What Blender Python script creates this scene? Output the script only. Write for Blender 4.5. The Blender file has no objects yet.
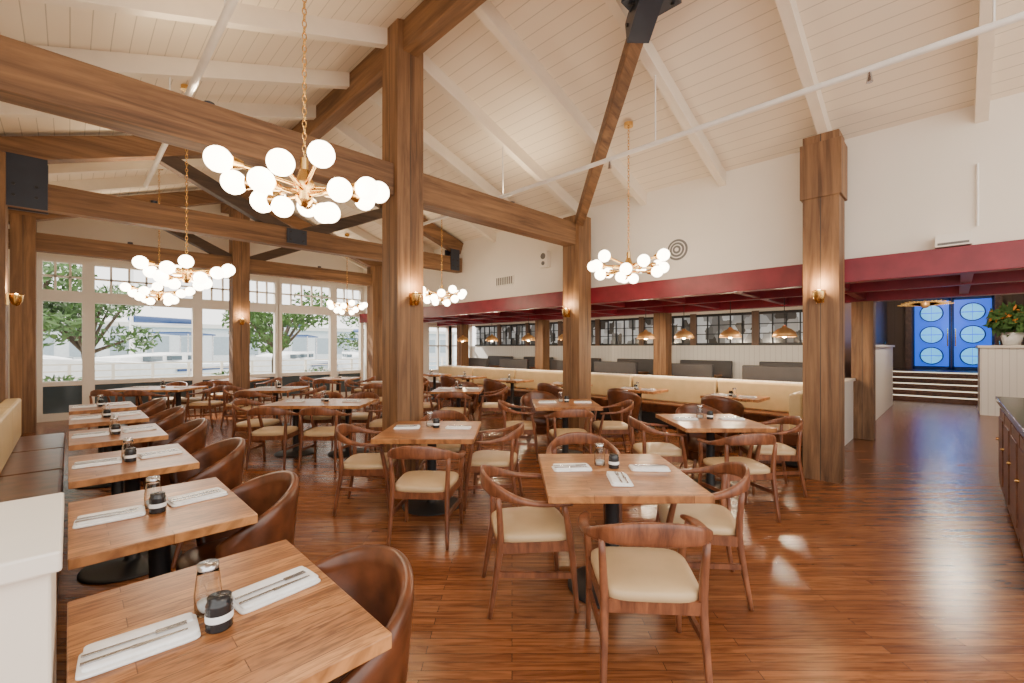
import bpy, math, random
from mathutils import Vector, Matrix
random.seed(7)
S2=math.sqrt(2)
HC=1.58
D=bpy.data; COL=bpy.context.scene.collection

# ---------------- materials ----------------
def newmat(name):
    m=D.materials.new(name); m.use_nodes=True
    nt=m.node_tree; b=nt.nodes['Principled BSDF']
    return m,nt,b
def rgba(c): return (c[0],c[1],c[2],1)
def plain(name,c,rough=.5,metal=0,em=None,es=0,noise=.06,nscale=6,spec=.5,trans=0):
    m,nt,b=newmat(name)
    b.inputs['Roughness'].default_value=rough; b.inputs['Metallic'].default_value=metal
    b.inputs['Specular IOR Level'].default_value=spec
    b.inputs['Transmission Weight'].default_value=trans
    tc=nt.nodes.new('ShaderNodeTexCoord'); n=nt.nodes.new('ShaderNodeTexNoise'); n.inputs['Scale'].default_value=nscale
    n.inputs['Detail'].default_value=4
    nt.links.new(tc.outputs['Object'],n.inputs['Vector'])
    r=nt.nodes.new('ShaderNodeValToRGB')
    r.color_ramp.elements[0].position=.3; r.color_ramp.elements[1].position=.7
    r.color_ramp.elements[0].color=rgba([x*(1-noise) for x in c]); r.color_ramp.elements[1].color=rgba([min(1,x*(1+noise)) for x in c])
    nt.links.new(n.outputs['Fac'],r.inputs['Fac']); nt.links.new(r.outputs['Color'],b.inputs['Base Color'])
    if em: 
        b.inputs['Emission Color'].default_value=rgba(em); b.inputs['Emission Strength'].default_value=es
    return m
def wood(name,c1,c2,axis=2,sc=9,rough=.45,st=.07,c3=None):
    m,nt,b=newmat(name); b.inputs['Roughness'].default_value=rough
    tc=nt.nodes.new('ShaderNodeTexCoord'); mp=nt.nodes.new('ShaderNodeMapping')
    s=[1,1,1]; s[axis]=st; mp.inputs['Scale'].default_value=s
    oi=nt.nodes.new('ShaderNodeObjectInfo'); mu=nt.nodes.new('ShaderNodeMath'); mu.operation='MULTIPLY'; mu.inputs[1].default_value=20
    n=nt.nodes.new('ShaderNodeTexNoise'); n.noise_dimensions='4D'; n.inputs['Scale'].default_value=sc; n.inputs['Detail'].default_value=8; n.inputs['Distortion'].default_value=.8; n.inputs['Roughness'].default_value=.66
    L=nt.links.new
    L(tc.outputs['Object'],mp.inputs['Vector']); L(mp.outputs['Vector'],n.inputs['Vector']); L(oi.outputs['Random'],mu.inputs[0]); L(mu.outputs[0],n.inputs['W'])
    r=nt.nodes.new('ShaderNodeValToRGB'); e=r.color_ramp.elements
    e[0].position=.34; e[1].position=.64; e[0].color=rgba(c1); e[1].color=rgba(c2)
    L(n.outputs['Fac'],r.inputs['Fac']); L(r.outputs['Color'],b.inputs['Base Color'])
    bp=nt.nodes.new('ShaderNodeBump'); bp.inputs['Strength'].default_value=.2; bp.inputs['Distance'].default_value=.01
    L(n.outputs['Fac'],bp.inputs['Height']); L(bp.outputs['Normal'],b.inputs['Normal'])
    return m
def planks(name,ca,cb,mortar,bw,rh,ms,rot,rough,grain=.45,gs=5,bump=.05,gst=(1.2,14,1),dist=1.2,lo=.36,hi=.58):
    m,nt,b=newmat(name); b.inputs['Roughness'].default_value=rough
    L=nt.links.new
    tc=nt.nodes.new('ShaderNodeTexCoord'); mp=nt.nodes.new('ShaderNodeMapping'); mp.inputs['Rotation'].default_value=(0,0,rot)
    L(tc.outputs['Object'],mp.inputs['Vector'])
    br=nt.nodes.new('ShaderNodeTexBrick'); br.inputs['Scale'].default_value=1; br.inputs['Brick Width'].default_value=bw; br.inputs['Row Height'].default_value=rh
    br.inputs['Mortar Size'].default_value=ms; br.inputs['Color1'].default_value=rgba(ca); br.inputs['Color2'].default_value=rgba(cb); br.inputs['Mortar'].default_value=rgba(mortar)
    br.offset=.37; br.offset_frequency=2
    L(mp.outputs['Vector'],br.inputs['Vector'])
    m2=nt.nodes.new('ShaderNodeMapping'); m2.inputs['Scale'].default_value=gst; L(mp.outputs['Vector'],m2.inputs['Vector'])
    sep=nt.nodes.new('ShaderNodeSeparateColor'); L(br.outputs['Color'],sep.inputs[0])
    mu=nt.nodes.new('ShaderNodeMath'); mu.operation='MULTIPLY'; mu.inputs[1].default_value=37; L(sep.outputs[0],mu.inputs[0])
    n=nt.nodes.new('ShaderNodeTexNoise'); n.noise_dimensions='4D'; n.inputs['Scale'].default_value=gs; n.inputs['Detail'].default_value=7; n.inputs['Distortion'].default_value=dist
    L(m2.outputs['Vector'],n.inputs['Vector']); L(mu.outputs[0],n.inputs['W'])
    r=nt.nodes.new('ShaderNodeValToRGB'); e=r.color_ramp.elements; e[0].position=lo; e[1].position=hi
    g=1-grain; e[0].color=(g,g*.88,g*.8,1); e[1].color=(1,1,1,1)
    L(n.outputs['Fac'],r.inputs['Fac'])
    mx=nt.nodes.new('ShaderNodeMix'); mx.data_type='RGBA'; mx.blend_type='MULTIPLY'; mx.inputs[0].default_value=1
    L(br.outputs['Color'],mx.inputs[6]); L(r.outputs['Color'],mx.inputs[7]); L(mx.outputs[2],b.inputs['Base Color'])
    bp=nt.nodes.new('ShaderNodeBump'); bp.inputs['Strength'].default_value=bump; bp.inputs['Distance'].default_value=.01
    L(n.outputs['Fac'],bp.inputs['Height']); L(bp.outputs['Normal'],b.inputs['Normal'])
    return m
def boards(name,c,axis,pitch,dark=.72,rough=.5,gap=.05):
    m,nt,b=newmat(name); b.inputs['Roughness'].default_value=rough; L=nt.links.new
    tc=nt.nodes.new('ShaderNodeTexCoord'); sp=nt.nodes.new('ShaderNodeSeparateXYZ'); L(tc.outputs['Object'],sp.inputs[0])
    d=nt.nodes.new('ShaderNodeMath'); d.operation='DIVIDE'; d.inputs[1].default_value=pitch; L(sp.outputs[axis],d.inputs[0])
    f=nt.nodes.new('ShaderNodeMath'); f.operation='FRACT'; L(d.outputs[0],f.inputs[0])
    r=nt.nodes.new('ShaderNodeValToRGB'); e=r.color_ramp.elements
    e[0].position=gap*.4; e[0].color=rgba([x*dark for x in c]); e[1].position=gap; e[1].color=rgba(c)
    L(f.outputs[0],r.inputs['Fac']); L(r.outputs['Color'],b.inputs['Base Color'])
    bp=nt.nodes.new('ShaderNodeBump'); bp.inputs['Strength'].default_value=.5; bp.inputs['Distance'].default_value=.01
    L(r.outputs['Color'],bp.inputs['Height']); L(bp.outputs['Normal'],b.inputs['Normal'])
    return m

WC1=(.085,.038,.017); WC2=(.28,.145,.064)
M={}
M['colw']=wood('timber_vertical',WC1,WC2,2,11,.6,.06)
M['beamx']=wood('timber_along_x',WC1,WC2,0,11,.6,.06)
M['beamy']=wood('timber_along_y',WC1,WC2,1,11,.6,.06)
M['beamd']=wood('dark_truss_timber',(.035,.022,.016),(.10,.06,.038),0,9,.6)
M['chair']=wood('walnut_chair_wood',(.085,.026,.012),(.26,.092,.040),2,20,.33,.2)
M['cream']=plain('cream_leather',(.54,.38,.21),.45)
M['creamb']=plain('cream_upholstery',(.64,.48,.25),.5)
M['brownl']=plain('brown_leather',(.11,.035,.014),.28,noise=.45,nscale=9)
M['charc']=plain('charcoal_leather',(.07,.065,.07),.5)
M['table']=planks('butcher_block_wood',(.56,.255,.09),(.33,.13,.043),(.16,.055,.018),.55,.065,.0014,0,.3,.55,5,.03,(1.3,10,1),1.8)
M['floor']=planks('oak_strip_floor',(.32,.118,.041),(.20,.068,.024),(.045,.016,.007),1.2,.06,.0016,math.radians(45),.25,.5,3.0,.03,(.7,8,1),2.2,.34,.60)
M['black']=plain('black_cast_iron',(.015,.015,.017),.45)
M['steel']=plain('dark_blue_steel',(.035,.042,.062),.4,.3)
M['silver']=plain('polished_cutlery',(.55,.55,.57),.22,1)
M['linen']=plain('white_linen',(.86,.86,.86),.9,nscale=40)
M['white']=plain('white_paint',(.81,.75,.655),.6,noise=.02,nscale=2)
M['trim']=plain('white_trim_paint',(.82,.77,.69),.45,noise=.02)
M['ceil']=boards('white_ceiling_boards',(.81,.715,.58),0,.145,.6,gap=.07)
M['rafter']=plain('white_rafter_paint',(.80,.715,.59),.5,noise=.03)
M['wains']=boards('white_wainscot',(.82,.80,.76),1,.11,.6,gap=.07)
M['red']=plain('maroon_paint',(.20,.011,.024),.4,noise=.15)
M['gold']=plain('brushed_brass',(.80,.50,.17),.25,1)
M['copper']=plain('antique_copper_glow',(.72,.40,.15),.4,.55,em=(1,.5,.16),es=.06)  # faint warm glow put into the metal itself
M['globe']=plain('opal_glass_glow',(.95,.93,.88),.3,em=(1,.83,.60),es=17)
M['bulb']=plain('warm_bulb',(1,.9,.7),.3,em=(1,.72,.38),es=30)
M['nosing']=plain('lit_step_nosing',(.9,.85,.75),.4,em=(1,.85,.6),es=1.2)
M['dwood']=boards('dark_wood_panel',(.13,.072,.045),1,.22,.4)
M['dwoodx']=boards('dark_wood_panel_x',(.13,.072,.045),0,.25,.4)
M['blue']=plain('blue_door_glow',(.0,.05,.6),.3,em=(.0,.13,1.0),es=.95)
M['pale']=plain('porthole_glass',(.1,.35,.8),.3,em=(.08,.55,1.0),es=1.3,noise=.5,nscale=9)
M['granite']=plain('granite_top',(.12,.11,.10),.15,noise=.6,nscale=40)
M['cab']=wood('cabinet_wood',(.08,.03,.015),(.19,.075,.037),0,9,.4)
M['leaf']=plain('leaf_green',(.07,.15,.04),.6,noise=.6,nscale=3)
M['bark']=wood('bark',(.05,.04,.03),(.14,.11,.08),2,8,.9)
M['deck']=planks('grey_deck',(.5,.48,.45),(.42,.40,.38),(.2,.2,.2),3,.14,.004,0,.8,.2)
M['bwall']=plain('pale_building',(.82,.83,.83),.8)
M['bglass']=plain('pale_building_glass',(.40,.46,.50),.2)
M['dglass']=plain('dark_glass',(.08,.11,.13),.08)
M['water']=plain('harbor_water',(.10,.22,.28),.12,noise=.3,nscale=.6)
M['hull']=plain('boat_gelcoat',(.88,.89,.90),.25)
M['navy']=plain('navy_canvas',(.02,.06,.18),.6)
M['jar']=plain('black_ribbed_glass',(.02,.02,.022),.15)
M['vent']=plain('vent_grey',(.16,.15,.14),.5)
M['pipe']=plain('white_pipe',(.84,.81,.76),.35)
M['flower']=plain('orange_flower',(.8,.25,.04),.6,noise=.5,nscale=20)
def glassmat():
    m,nt,b=newmat('clear_glass'); b.inputs['Base Color'].default_value=(.95,.97,.97,1)
    b.inputs['Transmission Weight'].default_value=1; b.inputs['Roughness'].default_value=.02; b.inputs['IOR'].default_value=1.3
    return m
M['glass']=glassmat()
def panemat():
    m,nt,b=newmat('leaded_back_window'); L=nt.links.new
    tc=nt.nodes.new('ShaderNodeTexCoord'); n=nt.nodes.new('ShaderNodeTexVoronoi'); n.inputs['Scale'].default_value=3.2; n.distance='CHEBYCHEV'
    mp=nt.nodes.new('ShaderNodeMapping'); mp.inputs['Scale'].default_value=(1,1.6,1)
    L(tc.outputs['Object'],mp.inputs['Vector']); L(mp.outputs['Vector'],n.inputs['Vector']); r=nt.nodes.new('ShaderNodeValToRGB'); e=r.color_ramp.elements
    e[0].color=(.05,.045,.04,1); e[1].color=(.42,.44,.45,1); e[0].position=.2; e[1].position=.8
    sp=nt.nodes.new('ShaderNodeSeparateColor'); L(n.outputs['Color'],sp.inputs[0]); L(sp.outputs[0],r.inputs['Fac'])
    L(r.outputs['Color'],b.inputs['Base Color']); L(r.outputs['Color'],b.inputs['Emission Color']); b.inputs['Emission Strength'].default_value=.6
    b.inputs['Roughness'].default_value=.15
    return m
M['pane']=panemat()

# ---------------- mesh builder ----------------
class MB:
    def __init__(s): s.v=[];s.f=[];s.m=[];s.s=[];s.mats=[]
    def mi(s,k):
        if k not in s.mats: s.mats.append(k)
        return s.mats.index(k)
    def add(s,vs,fs,k,smooth=False):
        o=len(s.v); s.v+= [tuple(v) for v in vs]; i=s.mi(k)
        for f in fs: s.f.append([o+a for a in f]); s.m.append(i); s.s.append(smooth)
        return s
    def box(s,x0,x1,y0,y1,z0,z1,k):
        vs=[(x,y,z) for z in (z0,z1) for y in (y0,y1) for x in (x0,x1)]
        return s.add(vs,[(0,2,3,1),(4,5,7,6),(0,1,5,4),(2,6,7,3),(0,4,6,2),(1,3,7,5)],k)
    def obox(s,p0,p1,w,h,k,w1=None,h1=None):
        p0=Vector(p0);p1=Vector(p1); t=(p1-p0).normalized(); up=Vector((0,0,1))
        if abs(t.z)>.98: up=Vector((0,1,0))
        a=t.cross(up).normalized(); u=a.cross(t).normalized()
        w1=w1 or w; h1=h1 or h; vs=[]
        for p,ww,hh in((p0,w,h),(p1,w1,h1)):
            for sa,su in((-1,-1),(1,-1),(1,1),(-1,1)): vs.append(p+a*sa*ww/2+u*su*hh/2)
        return s.add(vs,[(0,3,2,1),(4,5,6,7),(0,1,5,4),(1,2,6,5),(2,3,7,6),(3,0,4,7)],k)
    def cyl(s,p0,p1,r0,r1,k,n=14,cap=True):
        p0=Vector(p0);p1=Vector(p1); t=(p1-p0).normalized(); up=Vector((0,0,1)) if abs(t.z)<.9 else Vector((0,1,0))
        a=t.cross(up).normalized(); u=a.cross(t); vs=[]
        for p,r in((p0,r0),(p1,r1)):
            for i in range(n):
                q=2*math.pi*i/n; vs.append(p+a*math.cos(q)*r+u*math.sin(q)*r)
        s.add(vs,[(i,(i+1)%n,n+(i+1)%n,n+i) for i in range(n)],k,True)
        if cap: s.add(vs,[tuple(range(n))[::-1],tuple(range(n,2*n))],k)
        return s
    def lathe(s,prof,c,k,n=24):
        vs=[];fs=[]
        for r,z in prof:
            for i in range(n):
                q=2*math.pi*i/n; vs.append((c[0]+r*math.cos(q),c[1]+r*math.sin(q),c[2]+z))
        for j in range(len(prof)-1):
            for i in range(n): fs.append((j*n+i,j*n+(i+1)%n,(j+1)*n+(i+1)%n,(j+1)*n+i))
        return s.add(vs,fs,k,True)
    def sphere(s,c,r,k,n=16,m=10,sc=(1,1,1)):
        vs=[];fs=[]
        for j in range(m+1):
            a=math.pi*j/m
            for i in range(n):
                q=2*math.pi*i/n; vs.append((c[0]+r*sc[0]*math.sin(a)*math.cos(q),c[1]+r*sc[1]*math.sin(a)*math.sin(q),c[2]+r*sc[2]*math.cos(a)))
        for j in range(m):
            for i in range(n): fs.append((j*n+i,(j+1)*n+i,(j+1)*n+(i+1)%n,j*n+(i+1)%n))
        return s.add(vs,fs,k,True)
    def slab(s,w,d,z0,z1,k,c=(0,0),e=4,n=32,r=.02,taper=0,crown=.012):
        layers=[(1-r/w*2,z0),(1,z0+r*.7),(1,z1-r*.7),(1-r/w*1.2,z1-r*.15),(1-r/w*4,z1+crown*.5),(.4,z1+crown)]
        vs=[];fs=[]
        for sc,z in layers:
            for i in range(n):
                q=2*math.pi*i/n; cx=math.cos(q); sy=math.sin(q)
                x=math.copysign(abs(cx)**(2/e),cx)*w/2*sc; y=math.copysign(abs(sy)**(2/e),sy)*d/2*sc
                x*=1+taper*(y/d)
                vs.append((c[0]+x,c[1]+y,z))
        for j in range(len(layers)-1):
            for i in range(n): fs.append((j*n+i,j*n+(i+1)%n,(j+1)*n+(i+1)%n,(j+1)*n+i))
        fs.append(tuple(range(n))[::-1]); fs.append(tuple(range((len(layers)-1)*n,len(layers)*n)))
        return s.add(vs,fs,k,True)
    def sweep(s,pts,sizes,k,n=12,sub=4,e=2.6):
        P=[Vector(p) for p in pts]; out=[];sz=[]
        for i in range(len(P)-1):
            a=P[max(i-1,0)];b=P[i];c=P[i+1];d=P[min(i+2,len(P)-1)]
            for q in range(sub):
                t=q/sub
                out.append(.5*((2*b)+(c-a)*t+(2*a-5*b+4*c-d)*t*t+(3*b-a-3*c+d)*t**3))
                sz.append([sizes[i][j]*(1-t)+sizes[i+1][j]*t for j in(0,1)])
        out.append(P[-1]); sz.append(sizes[-1]); vs=[];fs=[]
        for i,p in enumerate(out):
            t=(out[min(i+1,len(out)-1)]-out[max(i-1,0)]).normalized()
            up=Vector((0,0,1)) if abs(t.z)<.9 else Vector((0,1,0))
            a=t.cross(up).normalized(); u=a.cross(t)
            for j in range(n):
                q=2*math.pi*j/n; cc=math.cos(q); ss=math.sin(q)
                vs.append(p+a*math.copysign(abs(cc)**(2/e),cc)*sz[i][0]/2+u*math.copysign(abs(ss)**(2/e),ss)*sz[i][1]/2)
        L=len(out)
        for i in range(L-1):
            for j in range(n): fs.append((i*n+j,i*n+(j+1)%n,(i+1)*n+(j+1)%n,(i+1)*n+j))
        fs.append(tuple(range(n))[::-1]); fs.append(tuple(range((L-1)*n,L*n)))
        return s.add(vs,fs,k,True)
    def mesh(s,name):
        me=D.meshes.new(name); me.from_pydata(s.v,[],s.f); me.update()
        for k in s.mats: me.materials.append(M[k])
        me.polygons.foreach_set('material_index',s.m); me.polygons.foreach_set('use_smooth',s.s)
        return me
    def obj(s,name,loc=(0,0,0),rz=0,bevel=0):
        return place(s.mesh(name),name,loc,rz,bevel)
def place(me,name,loc=(0,0,0),rz=0,bevel=0):
    o=D.objects.new(name,me); o.location=loc; o.rotation_euler=(0,0,rz); COL.objects.link(o)
    if bevel:
        b=o.modifiers.new('bevel','BEVEL'); b.width=bevel; b.segments=2; b.limit_method='ANGLE'; b.angle_limit=math.radians(50)
    return o
def cam2w(r,d): return ((d+r)/S2,(d-r)/S2)

# ---------------- room shell ----------------
RX=2.9; RZ=5.5; SL=.355
def roof(x): return RZ-SL*abs(x-RX)
XL=-.95; XR=6.75; YW=13.6; XB=11.3
MB().box(-7,22,-7,YW,-.12,0,'floor').obj('floor')
def roofslab(name,xa,xb,y0,y1):
    b=MB(); vs=[]
    for y in(y0,y1):
        for x,dz in((xa,0),(xb,0),(xb,.12),(xa,.12)): vs.append((x,y,roof(x)+dz))
    b.add(vs,[(0,1,2,3),(4,7,6,5),(0,4,5,1),(1,5,6,2),(2,6,7,3),(3,7,4,0)],'ceil'); return b.obj(name)
roofslab('ceiling_right_slope',RX,XR+.15,-3,YW+.1)
roofslab('ceiling_left_slope',XL-.3,RX,-1.2,YW+.1)
MB().box(XR,XR+.15,-3,YW,2.62,roof(XR)+.02,'white').obj('wall_right_upper')
MB().box(XL-.15,XL,2.1,YW,0,roof(XL)+.02,'white').obj('wall_left')
ys=[-1.5,-.2,1.1,2.4,3.65,4.9,6.1,7.3,9.7,10.9,13.0]
for i,y in enumerate(ys):
    for sgn in (1,-1):
        xe=XR if sgn>0 else XL
        if sgn<0 and y<-1: continue
        b=MB(); vs=[]
        for yy in(y-.05,y+.05):
            for x,dz in((RX+sgn*.1,0),(xe,0),(xe,-.2),(RX+sgn*.1,-.2)): vs.append((x,yy,roof(x)+dz))
        b.add(vs,[(0,1,2,3),(4,7,6,5),(0,4,5,1),(1,5,6,2),(2,6,7,3),(3,7,4,0)],'rafter'); b.obj('ceiling_rafter')
MB().box(RX-.1,RX+.1,-1.5,YW,5.10,5.46,'beamy').obj('ridge_beam',bevel=.008)
# window wall
b=MB()
TOPW=3.48
b.add([(x,y,z) for y in(YW,YW+.15) for x,z in((XL,TOPW),(XR+.15,TOPW),(XR+.15,roof(XR)),(RX,RZ),(XL,roof(XL)))],
      [(0,1,2,3,4),(9,8,7,6,5),(0,5,6,1),(1,6,7,2),(2,7,8,3),(3,8,9,4),(4,9,5,0)],'white')
b.box(XR,XB+.15,YW,YW+.15,2.4,3.7,'white')
b.obj('wall_window_side')
wins=[(-.44,.24,3),(.36,2.24,6),(2.36,3.10,3),(3.42,4.15,3),(4.25,5.72,5),(5.84,6.7,3)]
for i,(xa,xb,n) in enumerate(wins):
    b=MB(); f=.06
    b.box(xa-.06,xa+f*.7,YW-.03,YW+.12,0,TOPW,'trim').box(xb-f*.7,xb+.06,YW-.03,YW+.12,0,TOPW,'trim')
    for z0,z1 in((0,.16),(.74,.84),(2.56,2.80),(3.40,3.5)): b.box(xa,xb,YW-.02,YW+.11,z0,z1,'trim')
    for j in range(1,n): 
        x=xa+(xb-xa)*j/n; b.box(x-.02,x+.02,YW+.0,YW+.06,2.76,3.44,'trim')
    b.box(xa,xb,YW+.0,YW+.06,3.08,3.12,'trim')
    b.box(xa,xb,YW+.03,YW+.05,.14,.76,'dglass')
    b.obj('window_%d'%(i+1))
b=MB().box(3.14,3.37,YW,YW+.12,0,TOPW,'trim').box(XL,-.48,YW,YW+.12,0,TOPW,'trim'); b.obj('trim_1')
for i,xa in enumerate((6.95,8.1,9.25,10.3)):
    b=MB(); xb=xa+.95
    b.box(xa-.1,xa+.05,YW-.02,YW+.12,0,2.4,'trim').box(xb-.05,xb+.1,YW-.02,YW+.12,0,2.4,'trim')
    for z0,z1 in((0,.75),(1.6,1.65),(2.3,2.42)): b.box(xa,xb,YW,YW+.1,z0,z1,'trim')
    b.box(xa+.45,xa+.5,YW,YW+.08,.7,2.35,'trim'); b.obj('window_%d'%(i+10))

# columns
W=.18
def column(x,y,z1,w=W,cap=None,z0=0):
    b=MB().box(-w,w,-w,w,z0,z1,'colw')
    b.box(-w-.002,-w+.01,-.004,.004,z0,z1,'black')
    b.box(-.004,.004,-w-.002,-w+.01,z0,z1,'black')
    if cap: b.box(-w-.025,w+.025,-w-.025,w+.025,cap[0],cap[1],'colw')
    return b.obj('timber_column',(x,y,0),0,.006)
column(RX,4.8,5.47)
column(6.45,4.8,3.9); column(6.45,1.12,4.1,cap=(3.35,4.0))
column(RX,12.2,5.1); column(-.60,12.2,4.0,w=.16); column(-.74,8.5,4.0); column(6.45,12.2,3.95)
for y in(1.12,4.8,8.5,12.2): column(9.75,y,2.36,w=.15)
def beam(name,*a): 
    return MB().box(*a).obj(name,bevel=.008)
beam('tie_beam',XL,RX-.19,4.68,4.92,3.37,3.75,'beamx')
beam('tie_beam',RX+.19,6.26,4.68,4.92,3.37,3.75,'beamx')
for y in(8.5,12.2):
    beam('tie_beam',XL,6.7,y-.1,y+.1,3.38,3.72,'beamx')
    for sg in(1,-1):
        xe=6.7 if sg>0 else -.9
        MB().obox((xe,y,roof(xe)-.2),(RX+sg*.12,y,roof(RX)-.28),.2,.3,'beamx').obj('principal_rafter',bevel=.008)
        MB().obox((RX+sg*.08,y,3.62),(RX+sg*1.95,y,roof(RX+1.95)-.32),.16,.2,'beamd').obj('truss_strut',bevel=.006)
b=MB(); y=8.5
for q in(-.125,.105): 
    b.box(RX-.17,RX+.17,y+q,y+q+.02,3.44,3.70,'steel')
    b.box(-.60,-.2,y+q,y+q+.02,3.36,4.02,'steel'); b.box(6.35,6.6,y+q,y+q+.02,3.4,3.9,'steel')
    for cx in(-.5,-.3,RX-.11,RX+.11,6.41,6.54):
        for z in(3.5,3.64): b.cyl((cx,y+q-.015,z),(cx,y+q+.035,z),.018,.018,'black',8)
b.obj('gusset_plates')
# hip brace & node
MB().obox((6.33,4.66,3.78),(3.0,1.2,5.10),.14,.18,'beamx').obj('hip_brace',bevel=.006)
MB().obox((3.75,2.0,4.93),(2.1,2.0,4.93),.16,.2,'beamx').obj('collar_beam',bevel=.006)
MB().obox((3.85,1.9,4.93),(3.85,-.8,4.93),.16,.2,'beamy').obj('collar_beam',bevel=.006)
b=MB().box(3.64,4.04,1.80,2.20,4.79,4.815,'steel')
b.obox((4.0,2.24,4.703),(3.6,1.823,4.862),.22,.24,'steel')
for k in(.15,.5,.85):
    c=Vector((4.0,2.24,4.703)).lerp(Vector((3.6,1.823,4.862)),k)
    for s_ in(-.11,.11):
        a=Vector((1,-1,0)).normalized()*s_; b.cyl(c+a,c+a*1.18,.018,.018,'black',8)
for x in(3.70,3.98):
    for y in(1.86,2.14): b.cyl((x,y,4.765),(x,y,4.8),.018,.018,'black',8)
b.obj('gusset_plates')

# red soffit
b=MB(); b.box(6.62,6.8,-3,YW,2.36,2.64,'red'); b.obj('trim_red_fascia',bevel=.005)
b=MB(); b.box(6.8,9.95,-3,1.75,2.54,2.62,'red').box(6.8,XB,1.75,YW,2.54,2.62,'red'); b.obj('ceiling_red_soffit')
for y in [-2.4,-1.2,-.1,1.12,2.3,3.55,4.8,6.0,7.25,8.5,9.75,11,12.2]:
    MB().box(6.8,9.9,y-.05,y+.05,2.39,2.54,'red').obj('soffit_joist')
MB().box(9.66,9.86,-3,YW,2.36,2.54,'red').obj('soffit_beam')
MB().box(8.0,8.12,-3,YW,2.37,2.54,'red').obj('soffit_beam')
MB().box(9.95,22,-4,1.9,3.65,3.75,'dwood').obj('ceiling_corridor')
MB().box(9.86,9.95,-4,1.75,2.62,3.65,'white').obj('wall_soffit_drop')
MB().box(XB,XB+.12,1.75,YW,0,1.62,'wains').obj('wall_back_wainscot')
b=MB().box(XB,XB+.12,1.75,YW,2.4,3.7,'white'); b.obj('wall_back_header')
y=1.85;i=30
while y<13.3:
    b=MB(); ye=y+1.35
    b.box(XB-.04,XB+.1,y-.1,y+.05,1.62,2.42,'dwood')
    b.box(XB-.02,XB+.1,y,ye,1.62,1.68,'black').box(XB-.02,XB+.1,y,ye,2.34,2.4,'black')
    for j in range(1,5): 
        yy=y+(ye-y)*j/5; b.box(XB,XB+.04,yy-.012,yy+.012,1.66,2.36,'black')
    for z in(1.9,2.12): b.box(XB,XB+.04,y,ye,z-.01,z+.01,'black')
    b.box(XB+.05,XB+.07,y,ye,1.66,2.36,'pane'); b.obj('window_%d'%i); i+=1; y+=1.45
# corridor
MB().box(XB+.12,21.3,1.75,1.9,0,3.65,'dwoodx').obj('wall_corridor_left')
MB().box(21.3,21.45,-5,1.9,0,3.65,'dwood').obj('wall_corridor_end')
MB().box(11.9,16,1.2,1.38,0,1.58,'wains').box(11.86,16.04,1.16,1.42,1.58,1.63,'trim').obj('wall_half_partition')
b=MB().box(15,16.5,-3.2,-.42,0,1.56,'wains').box(14.96,16.54,-3.2,-.38,1.56,1.62,'trim'); b.obj('host_stand_counter')
MB().box(7.0,21.3,-3.4,-3.25,0,3.65,'white').obj('wall_corridor_right')
b=MB()
for j in range(5):
    b.box(17.6+j*.36,21.29,-.9,1.6,j*.16,(j+1)*.16-.03,'cab').box(17.57+j*.36,21.29,-.9,1.6,(j+1)*.16-.03,(j+1)*.16-.005,'cab')
    b.box(17.56+j*.36,17.60+j*.36,-.9,1.6,(j+1)*.16-.03,(j+1)*.16,'nosing')
b.obj('entry_steps')
for y in(-.95,1.66):
    b=MB()
    b.cyl((17.5,y,0),(17.5,y,1.0),.02,.02,'black',8).cyl((19.4,y,0),(19.4,y,1.75),.02,.02,'black',8).cyl((17.5,y,1.0),(19.4,y,1.75),.025,.025,'gold',8)
    b.obj('stair_handrail')
# blue doors
for i,(ya,yb) in enumerate(((-.9,.06),(.09,1.05))):
    b=MB().box(21.2,21.28,ya,yb,.8,3.27,'blue'); c=(ya+yb)/2
    for z in(1.28,2.0,2.75):
        b.cyl((21.19,c,z),(21.15,c,z),.31,.31,'navy',32).cyl((21.16,c,z),(21.14,c,z),.27,.27,'pale',32)
        b.obox((21.13,c-.26,z),(21.13,c+.26,z),.01,.025,'blue').obox((21.13,c,z-.26),(21.13,c,z+.26),.025,.01,'blue')
    b.box(21.18,21.2,ya,ya+.05,.8,3.27,'navy').box(21.18,21.2,yb-.05,yb,.8,3.27,'navy').box(21.18,21.2,ya,yb,.8,.92,'navy').box(21.18,21.2,ya,yb,3.17,3.27,'navy')
    b.cyl((21.1,ya+.08 if i else yb-.08,1.6),(21.1,ya+.08 if i else yb-.08,2.2),.02,.02,'gold',8)
    b.obj('door_%d'%(i+1))
b=MB().box(21.14,21.3,-1.1,-.92,.8,3.4,'cab').box(21.14,21.3,1.07,1.25,.8,3.4,'cab').box(21.14,21.3,-1.1,1.25,3.29,3.45,'cab'); b.obj('trim_door_frame')
b=MB()
for sg in(1,-1):
    for k in range(7):
        a=math.radians(5+k*11); L=.5-.045*k
        b.obox((14.5,.5,2.58),(14.5,.5+sg*L*math.cos(a),2.58+.45*L*math.sin(a)),.02,.06,'gold',.02,.02)
b.sphere((14.5,.5,2.60),.09,'copper').cyl((14.5,.5,2.62),(14.5,.5,3.66),.015,.015,'black',8)
b.obj('winged_emblem_sign')

# cabinet right
b=MB().box(4.2,7.0,-1.2,-.35,.08,1.0,'cab').box(4.25,6.95,-1.15,-.39,0,.08,'black').box(4.15,7.04,-1.24,-.31,1.0,1.05,'granite')
for j in range(4):
    x=4.25+j*.69
    b.box(x,x+.62,-.355,-.335,.14,.94,'cab'); b.box(x+.08,x+.54,-.34,-.325,.22,.86,'cab')
    b.cyl((x+.56,-.33,.62),(x+.56,-.305,.62),.014,.014,'gold',10)
b.obj('service_cabinet',bevel=.004)

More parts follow.
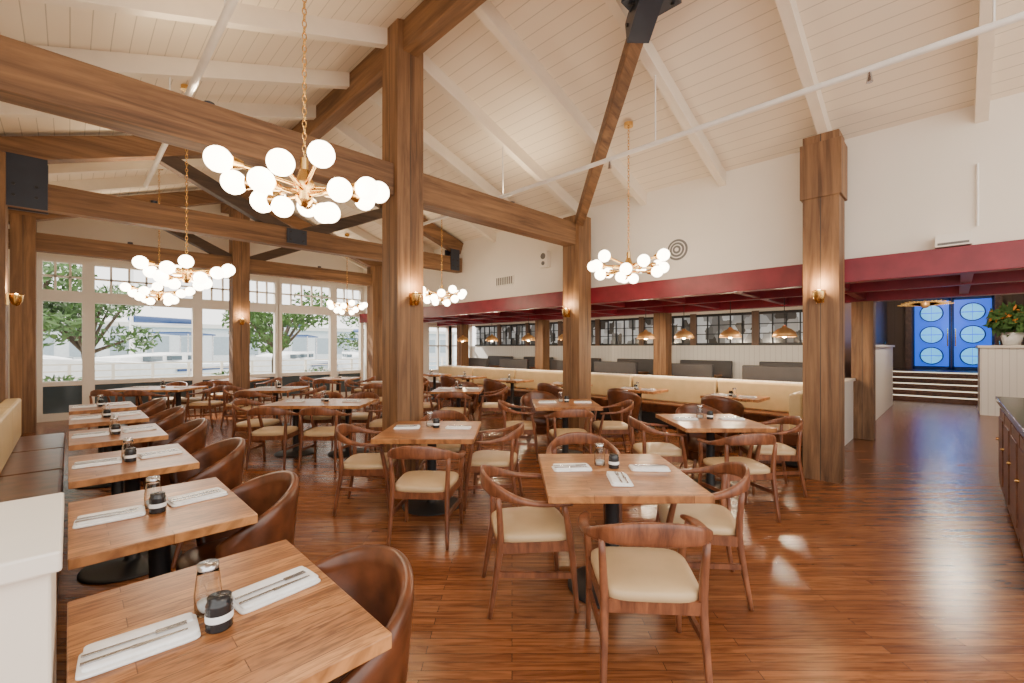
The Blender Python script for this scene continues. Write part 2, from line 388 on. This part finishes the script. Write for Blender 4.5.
# banquette left
b=MB()
b.box(-.56,-.10,2.14,8.2,0,.28,'black')
ny=5; L=(8.2-2.14)/ny
for j in range(ny):
    y0=2.14+j*L
    b.box(-.56,-.04,y0+.004,y0+L-.004,.28,.47,'brownl'); b.box(-.56,-.42,y0+.004,y0+L-.004,.47,.95,'creamb')
b.obj('banquette_bench',bevel=.025)
b=MB().box(-1.2,-.03,1.52,2.06,0,1.05,'white').box(-1.22,-.012,1.49,2.09,1.05,1.10,'trim'); b.obj('wall_low_partition',bevel=.006)

# booth right
b=MB()
b.box(8.72,8.84,1.4,12.0,0,.98,'wains'); 
ny=6; L=(12.0-1.38)/ny
for j in range(ny):
    y0=1.38+j*L
    b.box(8.2,8.7,y0+.004,y0+L-.004,.28,.47,'brownl'); b.box(8.56,8.72,y0+.02,y0+L-.02,.47,.96,'creamb')
b.box(8.25,8.7,1.38,12,0,.28,'black')
b.box(6.66,8.2,1.40,1.95,.28,.47,'brownl').box(6.66,8.2,1.38,1.54,.47,.97,'creamb').box(6.7,8.2,1.42,1.9,0,.28,'black')
b.obj('banquette_booth',bevel=.03)
b=MB().box(6.66,9.6,1.24,1.36,0,1.0,'wains').box(6.64,9.62,1.21,1.375,1.0,1.04,'trim'); b.obj('wall_booth_end')
MB().box(9.0,XB,1.45,13.4,0,.16,'cab').obj('floor_platform')
for j in range(6):
    y0=1.9+j*1.85; q=.16
    b=MB().box(9.95,10.07,y0,y0+1.25,q,1.2,'charc').box(10.07,10.4,y0+.02,y0+1.23,q+.18,q+.47,'charc').box(10.07,10.38,y0+.05,y0+1.2,q,q+.18,'black')
    b.box(11.1,11.22,y0,y0+1.25,q,1.25,'charc').box(10.85,11.1,y0+.02,y0+1.23,q+.18,q+.47,'charc').box(10.87,11.1,y0+.05,y0+1.2,q,q+.18,'black')
    b.box(10.42,10.83,y0+.1,y0+1.15,q+.73,q+.77,'table').box(10.6,10.66,y0+.6,y0+.66,q,q+.73,'black'); b.obj('charcoal_booth',bevel=.03)

# ---------------- furniture meshes ----------------
def dining_chair():
    b=MB()
    for sx in(1,-1):
        b.sweep([(sx*.25,.235,0),(sx*.245,.215,.25),(sx*.25,.19,.45),(sx*.275,.15,.655)],[(.026,.026),(.036,.036),(.042,.042),(.03,.03)],'chair',10,3)
        b.sweep([(sx*.235,-.285,0),(sx*.225,-.245,.25),(sx*.222,-.22,.45),(sx*.235,-.235,.70)],[(.026,.026),(.036,.036),(.042,.042),(.03,.03)],'chair',10,3)
        b.obox((sx*.245,.2,.40),(sx*.225,-.23,.40),.024,.06,'chair')
        b.obox((sx*.243,.21,.22),(sx*.226,-.25,.25),.02,.032,'chair')
    b.obox((-.25,.2,.40),(.25,.2,.40),.024,.06,'chair'); b.obox((-.22,-.225,.40),(.22,-.225,.40),.024,.06,'chair')
    pts=[(.262,.20,.655),(.285,.10,.665),(.292,-.03,.675),(.272,-.15,.70),(.20,-.255,.735),(.10,-.30,.755),(0,-.312,.76)]
    sz=[(.035,.022),(.06,.026),(.05,.028),(.038,.05),(.028,.085),(.026,.105),(.026,.11)]
    pts=pts+[(-p[0],p[1],p[2]) for p in pts[-2::-1]]; sz=sz+sz[-2::-1]
    b.sweep(pts,sz,'chair',14,4,e=3.2)
    b.slab(.48,.47,.415,.475,'cream',c=(0,-.01),e=5,taper=.12)
    return b.mesh('dining_chair')
def tub_chair():
    b=MB(); n=40; vs=[];fs=[]; A=math.radians(122); m=0
    for i in range(n+1):
        f=-A+2*A*i/n; q=abs(f)/A
        top=.835-.22*(q**1.7)
        dx=math.sin(f); dy=-math.cos(f)
        sec=[(.19,.17),(.23,.24),(.272,.42),(.30,top-.06),(.298,top-.012),(.28,top),(.262,top-.012),(.252,top-.06),(.232,.47),(.21,.42)]
        sec=[(r,min(z,top)) for r,z in sec]
        m=len(sec)
        for r,z in sec: vs.append((dx*r*1.05,dy*r,z))
    for i in range(n):
        for j in range(m): fs.append((i*m+j,(i+1)*m+j,(i+1)*m+(j+1)%m,i*m+(j+1)%m))
    fs.append(tuple(range(m))); fs.append(tuple(range(n*m,(n+1)*m))[::-1])
    b.add(vs,fs,'brownl',True)
    b.slab(.47,.50,.30,.47,'brownl',c=(0,.02),e=2.8,r=.03)
    b.lathe([(0.001,.17),(.19,.17),(.21,.2),(.22,.31)],(0,0,0),'brownl')
    for sx in(1,-1):
        for sy in(1,-1): b.cyl((sx*.13,sy*.13,.2),(sx*.2,sy*.2,0),.022,.012,'chair',10)
    return b.mesh('tub_armchair')
def table(w,d,name,two=False):
    b=MB(); t=.045
    b.box(-w/2,w/2,-d/2,d/2,.76-t,.76,'table')
    xs=[-w*.28,w*.28] if two else [0]
    for x in xs:
        b.lathe([(.001,.0),(.29,0),(.29,.012),(.27,.022),(.06,.035),(.045,.05),(.045,.66),(.06,.68),(.001,.68)],(x,0,0),'black',32)
        b.box(x-.2,x+.2,-.03,.03,.68,.716,'black').box(x-.03,x+.03,-.2,.2,.68,.716,'black')
    return b.mesh(name)
CH=dining_chair(); TUB=tub_chair()
SQ=table(.92,.96,'dining_table'); LONG=table(1.4,.85,'long_dining_table',True); ROW=table(.66,.88,'two_top_table'); BT=table(.62,.9,'booth_table')
def napkin():
    b=MB(); b.slab(.255,.13,0.0,.009,'linen',e=12,r=.004,crown=.001); b.slab(.245,.112,.008,.018,'linen',c=(.004,.006),e=12,r=.004,crown=.002)
    b.slab(.235,.05,.017,.024,'linen',c=(.0,.037),e=12,r=.003,crown=.001)
    b.obox((-.12,.006,.0245),(.03,.006,.0245),.009,.003,'silver',.006); b.obox((.03,.006,.0245),(.055,.006,.0245),.020,.003,'silver')
    for k in(-.0085,-.003,.003,.0085): b.obox((.055,.006+k,.0245),(.10,.006+k,.0255),.0032,.0025,'silver')
    b.obox((-.12,-.028,.0225),(-.02,-.028,.0225),.011,.004,'silver'); b.obox((-.02,-.028,.0225),(.10,-.028,.0225),.018,.002,'silver',.007)
    return b.mesh('napkin_with_cutlery')
NAP=napkin()
def jar():
    b=MB(); p=[(.001,0),(.032,0)]
    z=.004
    for k in range(7): p+=[(.035,z),(.033,z+.006)]; z+=.011
    p+=[(.030,z),(.031,z+.012),(.001,z+.014)]
    b.lathe(p,(0,0,0),'jar'); b.lathe([(.0355,.028),(.0357,.03),(.0357,.046),(.0355,.048)],(0,0,0),'linen'); return b.mesh('ribbed_candle_jar')
JAR=jar()
def glassb():
    b=MB(); b.lathe([(.001,0),(.036,0),(.037,.06),(.030,.12),(.028,.135),(.026,.135),(.028,.12),(.034,.06),(.033,.006),(.001,.006)],(0,0,0),'glass')
    b.lathe([(.001,.006),(.0325,.006),(.0325,.03),(.001,.03)],(0,0,0),'linen'); b.lathe([(.029,.133),(.029,.148),(.001,.150)],(0,0,0),'silver'); return b.mesh('glass_salt_shaker')
GL=glassb()
def setup(cx,cy,rz,off=.24,third=False,w=0):
    def P(x,y): 
        c,s=math.cos(rz),math.sin(rz); return (cx+c*x-s*y,cy+s*x+c*y,.7605)
    if w:
        place(NAP,'napkin_with_cutlery',P(-.185,-.01),rz-.07); place(NAP,'napkin_with_cutlery',P(.165,.03),rz+.10)
        place(JAR,'ribbed_candle_jar',P(-.015,-.06)); place(GL,'glass_salt_shaker',P(-.02,.06))
    else:
        place(NAP,'napkin_with_cutlery',P(-off-.02,.05),rz+.08); place(NAP,'napkin_with_cutlery',P(off+.02,.05),rz+math.pi-.05)
        place(JAR,'ribbed_candle_jar',P(.03,.08)); place(GL,'glass_salt_shaker',P(-.05,.16))
        if third: place(NAP,'napkin_with_cutlery',P(0,-.2),rz+1.5)
fr=[1.14,2.42,3.80,5.2,6.6,7.95]
for i,y in enumerate(fr):
    place(ROW,'two_top_table',(.325,y+.44,0),0,.004)
    setup(.325,y+.44,0,w=1)
for i,y in enumerate([1.46,2.80,4.15,5.55,6.95,8.3]):
    place(TUB,'tub_armchair',([.57,.66,.72,.72,.74,.72][i],y,0),math.radians(90))
def chair(r,d,a,jit=0):
    x,y=cam2w(r,d); place(CH,'dining_chair',(x,y,0),math.radians(a-45+jit))
def tub(r,d,a):
    x,y=cam2w(r,d); place(TUB,'tub_armchair',(x,y,0),math.radians(a-45))
def tab(me,name,r,d,third=False,off=.24):
    x,y=cam2w(r,d); place(me,name,(x,y,0),math.radians(-45),.004); setup(x,y,math.radians(-45),off,third)
tab(SQ,'dining_table',.66,2.92,True)
chair(.66,2.24,0,-4); chair(.12,2.85,-90,8); chair(1.22,2.96,90,-14); chair(.6,3.68,180)
tab(SQ,'dining_table',-.80,4.42)
chair(-.72,3.75,0,-4); chair(-1.40,4.4,-90,4); chair(-.2,4.5,90,-6); chair(-.8,5.08,180)
tab(SQ,'dining_table',2.22,4.95)
chair(2.15,4.25,0,5); chair(1.62,4.9,-90); chair(2.86,4.95,90,-10); tub(2.4,5.6,180)
tab(SQ,'dining_table',.78,6.48)
chair(.75,5.8,0,4); chair(.12,6.4,-90); chair(1.42,6.4,90); tub(.45,7.3,180)
tab(LONG,'long_dining_table',-2.83,6.6,off=.4)
chair(-2.5,5.95,0); chair(-3.2,5.98,0,5); chair(-3.78,6.6,-90); chair(-1.88,6.6,90); chair(-3.1,7.25,180); chair(-2.5,7.25,180)
tab(SQ,'dining_table',-4.7,8.8); chair(-4.7,8.1,0); chair(-5.35,8.8,-90); chair(-4.05,8.8,90); chair(-4.7,9.5,180)
tab(SQ,'dining_table',-1.04,8.6); chair(-1.04,7.9,0); chair(-1.7,8.6,-90); chair(-.4,8.6,90); tub(-1.0,9.3,180)
tab(LONG,'long_dining_table',-7.1,8.9,off=.4); chair(-6.8,8.25,0); chair(-6.15,8.9,90); chair(-7.4,9.55,180); chair(-6.8,9.55,180); chair(-7.4,8.25,0)
tab(SQ,'dining_table',-4.6,11.7); chair(-4.6,11.0,0); chair(-5.25,11.7,-90); chair(-3.95,11.7,90)
tab(SQ,'dining_table',-2.9,10.3); chair(-2.9,9.6,0); chair(-3.55,10.3,-90); chair(-2.25,10.3,90)
tab(SQ,'dining_table',-6.9,11.3); chair(-6.25,11.3,90); chair(-6.9,10.6,0)
for y in(2.6,4.35,6.1,7.85,9.6,11.2):
    place(BT,'booth_table',(7.86,y,0),0,.004); setup(7.86,y,math.pi/2,.2)
    place(TUB,'tub_armchair',(7.3,y,0),math.radians(-90))

# ---------------- lights & fixtures ----------------
def chandelier(x,y,z,R=.55,N=13,gr=.085,seed=1,vz=1.0):
    b=MB()
    b.cyl((0,0,-.12),(0,0,.2),.026,.026,'gold',12); b.lathe([(.001,-.13),(.03,-.12),(.055,-.08),(.05,-.02),(.075,.02),(.05,.06),(.03,.12),(.001,.14)],(0,0,0),'gold')
    for k in range(N):
        a=2*math.pi*k/N+.2; rr=R*(1 if k%3==0 else (.68 if k%3==1 else .86)); zz=(.075,-.085,0.0)[k%3]*vz
        e=(rr*math.cos(a),rr*math.sin(a),zz)
        b.cyl((0,0,-.02+.5*zz),(e[0]*.88,e[1]*.88,zz),.014,.014,'gold',8); b.cyl((e[0]*(1-.13/rr),e[1]*(1-.13/rr),zz),(e[0]*(1-.07/rr),e[1]*(1-.07/rr),zz),.024,.042,'gold',12)
        b.sphere(e,gr,'globe',18,12)
    b.sphere((.13,.0,-.14),gr*.9,'globe',18,12); b.sphere((-.12,.05,-.14),gr*.9,'globe',18,12)
    zt=roof(x)-z-.02; q=.2; k=0
    while q<zt-.03:
        ax=(1,0) if k%2 else (0,1); n=8
        pts=[(ax[0]*.013*math.cos(2*math.pi*i/n),ax[1]*.013*math.cos(2*math.pi*i/n),q+.026+.026*math.sin(2*math.pi*i/n)) for i in range(n+1)]
        for i in range(n): b.cyl(pts[i],pts[i+1],.004,.004,'gold',5,False)
        q+=.042; k+=1
    b.cyl((0,0,zt-.05),(0,0,zt),.06,.06,'gold',16)
    b.obj('globe_chandelier',(x,y,z))
for i,(x,y,z,R) in enumerate([(1.12,3.1,2.65,.49),(1.03,6.75,2.50,.44),(1.15,10.2,2.55,.46),(5.35,3.12,2.66,.55),(5.3,7.3,2.62,.46),(5.3,11.6,2.66,.46),(1.1,-.6,2.63,.5),(5.1,-1.7,2.66,.5)]):  # last two hang out of view, added as fill light
    chandelier(x,y,z,R,gr=.076,seed=i,vz=.75 if i==0 else 1)
def sconce(x,y,z,rz):
    b=MB(); b.box(-.04,.04,-.02,0,-.09,.06,'gold')
    b.lathe([(.001,-.10),(.03,-.09),(.055,-.04),(.065,.03),(.068,.05),(.06,.05),(.05,-.02),(.001,-.05)],(0,-.08,0),'gold')
    b.sphere((0,-.08,.03),.032,'bulb',12,8); o=b.obj('wall_sconce',(x,y,z),rz)
    l=D.lights.new('sconce_light','POINT'); l.energy=12; l.color=(1,.72,.4); l.shadow_soft_size=.03
    lo=D.objects.new('sconce_light',l); lo.parent=o; lo.location=(0,-.1,.14); COL.objects.link(lo)
sconce(RX+.02,4.8-.18-.001,2.17,0); sconce(6.27-.001,4.85,2.2,-math.pi/2); sconce(6.27-.001,1.12,2.19,-math.pi/2)
sconce(RX,12.2-.181,2.2,0); sconce(-.74+.181,8.45,2.2,math.pi/2)
def pendant(x,y,z):
    b=MB(); b.lathe([(.001,.16),(.03,.15),(.045,.12),(.10,.10),(.16,.045),(.185,-.03),(.175,-.03),(.15,.035),(.09,.085),(.001,.10)],(0,0,0),'copper',28)
    b.sphere((0,0,.0),.045,'bulb',12,8); b.cyl((0,0,.15),(0,0,2.53-z),.006,.006,'black',6)
    o=b.obj('brass_pendant_lamp',(x,y,z))
    l=D.lights.new('pendant_bulb_light','POINT'); l.energy=48; l.color=(1,.8,.55); l.shadow_soft_size=.05
    lo=D.objects.new('pendant_bulb_light',l); lo.parent=o; lo.location=(0,0,-.08); COL.objects.link(lo)
for y in(2.0,2.85,3.7,4.5,6.6,7.8,9.2,10.5): pendant(8.4,y,1.78)
def fill_uplight(x,y,z,e=90):  # made-up fixture with a spot, added on tie beams to brighten the ceiling
    b=MB().cyl((0,0,0),(0,0,.05),.04,.045,'steel',16).box(-.05,.05,-.05,.05,-.001,.012,'steel'); o=b.obj('added_beam_uplight',(x,y,z))
    l=D.lights.new('uplight_fill','SPOT'); l.energy=e; l.color=(1,.78,.52); l.spot_size=math.radians(150); l.spot_blend=.8; l.shadow_soft_size=.05
    lo=D.objects.new('uplight_fill',l); lo.parent=o; lo.location=(0,0,.08); lo.rotation_euler=(math.pi,0,0); COL.objects.link(lo)
for y,z in((4.8,3.751),(8.5,3.721),(12.2,3.721)):
    for x in(.9,4.8): fill_uplight(x,y,z,46)

b=MB().cyl((4.7,-3,3.89),(4.7,7.2,3.89),.028,.028,'pipe')
for y in(-.2,2.4,4.9): b.cyl((4.7,y,3.89),(4.7,y,roof(4.7)-.2),.008,.008,'pipe',8)
for y in(.5,3.0,5.5): b.cyl((4.7,y,3.86),(4.7,y,3.78),.012,.025,'silver',8)
b.obj('sprinkler_pipe')
b=MB().cyl((.78,-1,3.92),(.78,8.3,3.92),.028,.028,'pipe')
for y in(1.1,3.65,6.1): b.cyl((.78,y,3.92),(.78,y,roof(.78)-.2),.008,.008,'pipe',8)
b.obj('sprinkler_pipe')
def onwall(px,py):
    t=(px-512)/442.5; Y=XR*(1-t)/(1+t); d=(XR+Y)/S2; return Y,HC+(347-py)*d/442.5
Y,Z=onwall(678,250)
b=MB()
for r,k in((.19,'trim'),(.165,'vent'),(.13,'trim'),(.115,'vent'),(.08,'trim'),(.065,'vent'),(.03,'trim')):
    b.cyl((XR,Y,Z),(XR-.02-.004*(.2-r)/.02,Y,Z),r,r,k,32)
b.obj('round_speaker_grille')  # round speaker grille
Y,Z=onwall(505,281); b=MB().box(XR-.03,XR,Y-.28,Y+.28,Z-.1,Z+.1,'trim')
for k in range(9): b.box(XR-.036,XR-.03,Y-.25+k*.058,Y-.22+k*.058,Z-.08,Z+.08,'vent')
b.obj('wall_air_vent')
Y,Z=onwall(547,260); b=MB().box(XR-.12,XR,Y-.09,Y+.09,Z-.16,Z+.16,'trim').cyl((XR-.13,Y,Z+.06),(XR-.12,Y,Z+.06),.06,.06,'vent',20).cyl((XR-.13,Y,Z-.08),(XR-.12,Y,Z-.08),.04,.04,'vent',20); b.obj('wall_speaker',bevel=.005)
Y,Z=onwall(953,242); b=MB().box(XR-.14,XR,Y-.14,Y+.14,Z-.06,Z+.07,'trim').box(XR-.145,XR-.14,Y-.12,Y+.12,Z-.045,Z-.02,'vent'); b.obj('white_speaker_box',bevel=.008)  # white speaker box on the upper wall
MB().cyl((XR-.02,-.17,2.85),(XR-.02,-.17,3.5),.012,.012,'pipe',8).obj('wall_conduit')

# ---------------- plants / outside ----------------
def leaves(b,c,rad,n,size,rnd,k='leaf'):
    for _ in range(n):
        while True:
            p=Vector([rnd.uniform(-1,1) for _ in range(3)])
            if .25<p.length<1: break
        p=Vector((c[0]+p.x*rad[0],c[1]+p.y*rad[1],c[2]+p.z*rad[2]))
        u=Vector([rnd.gauss(0,1) for _ in range(3)]).normalized(); v=u.orthogonal().normalized(); s=size*rnd.uniform(.6,1.3)
        b.add([p-u*s,p+v*s*.4,p+u*s,p-v*s*.4],[(0,1,2,3)],k)
def treemesh(seed):
    rnd=random.Random(seed); b=MB()
    b.sweep([(0,0,0),(.12,0,1.2),(-.12,.1,2.4),(.1,0,3.6)],[(.3,.3),(.24,.24),(.18,.18),(.08,.08)],'bark',10,3)
    for k in range(9):
        a=k*.75; c=(math.cos(a)*1.25*rnd.uniform(.5,1.1),math.sin(a)*1.1,2.3+rnd.uniform(-.5,1.5)); b.cyl((0,0,1.5),c,.07,.02,'bark',8)
        leaves(b,c,(.8,.8,.42),230,.11,rnd)
    return b.mesh('outdoor_tree')
T1=treemesh(1);T2=treemesh(5);T3=treemesh(11)
MB().box(-25,30,YW+.15,19.5,-.3,-.05,'deck').obj('deck_ground')
MB().box(-60,60,19.5,60,-.9,-.5,'water').obj('harbor_water')
for i,(x,y,s) in enumerate([(-1.0,16.4,1.05),(.35,17.6,.95),(5.2,16.8,.95),(9.6,18.0,.95)]):
    o=place((T1,T2,T3)[i%3],'outdoor_tree',(x,y,-.05),i*1.3); o.scale=(s,s,s)
for i,x in enumerate((-.2,3.5,6.1,8.6)):
    b=MB(); rnd=random.Random(50+i); leaves(b,(0,0,.45),(.8,.5,.5),500,.09,rnd); b.cyl((0,0,0),(0,0,.4),.08,.05,'bark'); b.obj('garden_shrub',(x,15.4,-.05))
b=MB()
for i in range(24):
    x=-8+i*1.0; b.box(x-.04,x+.04,19.2,19.28,-.05,1.05,'trim')
for z in(.2,.41,.62,.83,1.04): b.box(-8,15,19.21,19.26,z-.02,z+.02,'trim')
b.obj('deck_railing')
def boat(x,y,s,rz,mast=True):
    b=MB(); n=14; P=[]; m=2*(n+1)
    for zz,k,l in((-.4,.55,.9),(0.1,.88,.96),(.9,1.0,1.0)):
        side=[]
        for i in range(n+1):
            t=i/n; w=1.2*k*(math.cos(max(0,(t-.45)/.55)*math.pi/2)**.7 if t<1 else .02)
            side.append((-3.5*l+7*t*l,w,zz+(.35*t*t if zz>.5 else 0)))
        P+=side+[(a,-w,z) for a,w,z in side[::-1]]
    fs=[]
    for j in range(2):
        for i in range(m): fs.append((j*m+i,j*m+(i+1)%m,(j+1)*m+(i+1)%m,(j+1)*m+i))
    b.add(P,fs,'hull'); b.add(P[2*m:],[tuple(range(m))],'hull')
    b.obox((-3.3,1.19,.75),(.3,1.19,.8),.03,.1,'navy'); b.obox((-3.3,-1.19,.75),(.3,-1.19,.8),.03,.1,'navy')
    b.obox((-1.6,0,1.1),(1.6,0,1.1),1.5,.5,'hull',.9,.25)
    for xx in(-1.2,-.3,.6): b.box(xx-.25,xx+.25,-.76,.76,1.1,1.25,'dglass')
    b.obox((-2.6,0,2.0),(-1.0,0,2.05),1.3,.05,'navy')
    for xx in(-2.5,-1.1):
        for yy in(-.6,.6): b.cyl((xx,yy,.9),(xx,yy,2.0),.025,.025,'silver',8)
    if mast: b.cyl((.6,0,1.3),(.6,0,8.5),.06,.04,'hull',10).cyl((.6,0,2.3),(-2.6,0,2.4),.05,.04,'hull',8).cyl((.6,0,2.42),(-2.5,0,2.5),.12,.10,'navy',10)
    o=b.obj('moored_boat',(x,y,-.5),rz); o.scale=(s,s,s)
boat(2.4,25.2,1.35,-2.3); boat(-1.2,28,1.3,-1.2); boat(8.3,26.0,1.35,-2.2); boat(13.5,27.5,1.3,-1.9); boat(-6.5,29,1.2,1.5)
MB().box(-20,25,20.6,21.2,-.5,-.25,'deck').obj('floating_dock')
b=MB().box(-26,40,52,56,-.5,3.4,'bwall').box(-27,41,51.5,57,3.4,3.8,'trim')
for i in range(26): b.box(-25+i*2.5,-23.4+i*2.5,51.95,52.02,.8,2.6,'bglass')
b.obj('neighboring_building')
b=MB(); rnd=random.Random(9)
b.lathe([(.001,0),(.14,0),(.2,.3),(.18,.3),(.001,.26)],(0,0,0),'linen'); leaves(b,(0,0,.6),(.42,.42,.35),420,.13,rnd); leaves(b,(0,0,.65),(.4,.4,.3),60,.08,rnd,'flower')
b.obj('potted_plant',(15.6,-.95,1.62))

# ---------------- lighting ----------------
w=D.worlds.new('World'); bpy.context.scene.world=w; w.use_nodes=True
bg=w.node_tree.nodes['Background']; bg.inputs[0].default_value=(1,.97,.92,1); bg.inputs[1].default_value=3.3
s=D.lights.new('sun','SUN'); s.energy=12; s.angle=.03; s.color=(1,.94,.84)
so=D.objects.new('sun',s); COL.objects.link(so); so.rotation_euler=(math.radians(-48),0,math.radians(25))
def pl(name,x,y,z,e,c,r=.1):
    l=D.lights.new(name,'POINT'); l.energy=e; l.color=c; l.shadow_soft_size=r
    o=D.objects.new(name,l); o.location=(x,y,z); COL.objects.link(o)
pl('door_glow_light',20.3,.1,2.2,20,(.1,.4,1))
pl('corridor_light',13.0,0,3.4,210,(1,.85,.65))
pl('corridor_light',18.5,.3,3.5,40,(1,.85,.65))

# ---------------- camera ----------------
c=D.cameras.new('camera'); c.lens=15.56; c.sensor_width=36; c.shift_y=.0054; c.clip_start=.05; c.clip_end=200
co=D.objects.new('camera',c); co.location=(0,0,HC); co.rotation_euler=(math.radians(90),0,math.radians(-45)); COL.objects.link(co)
bpy.context.scene.camera=co
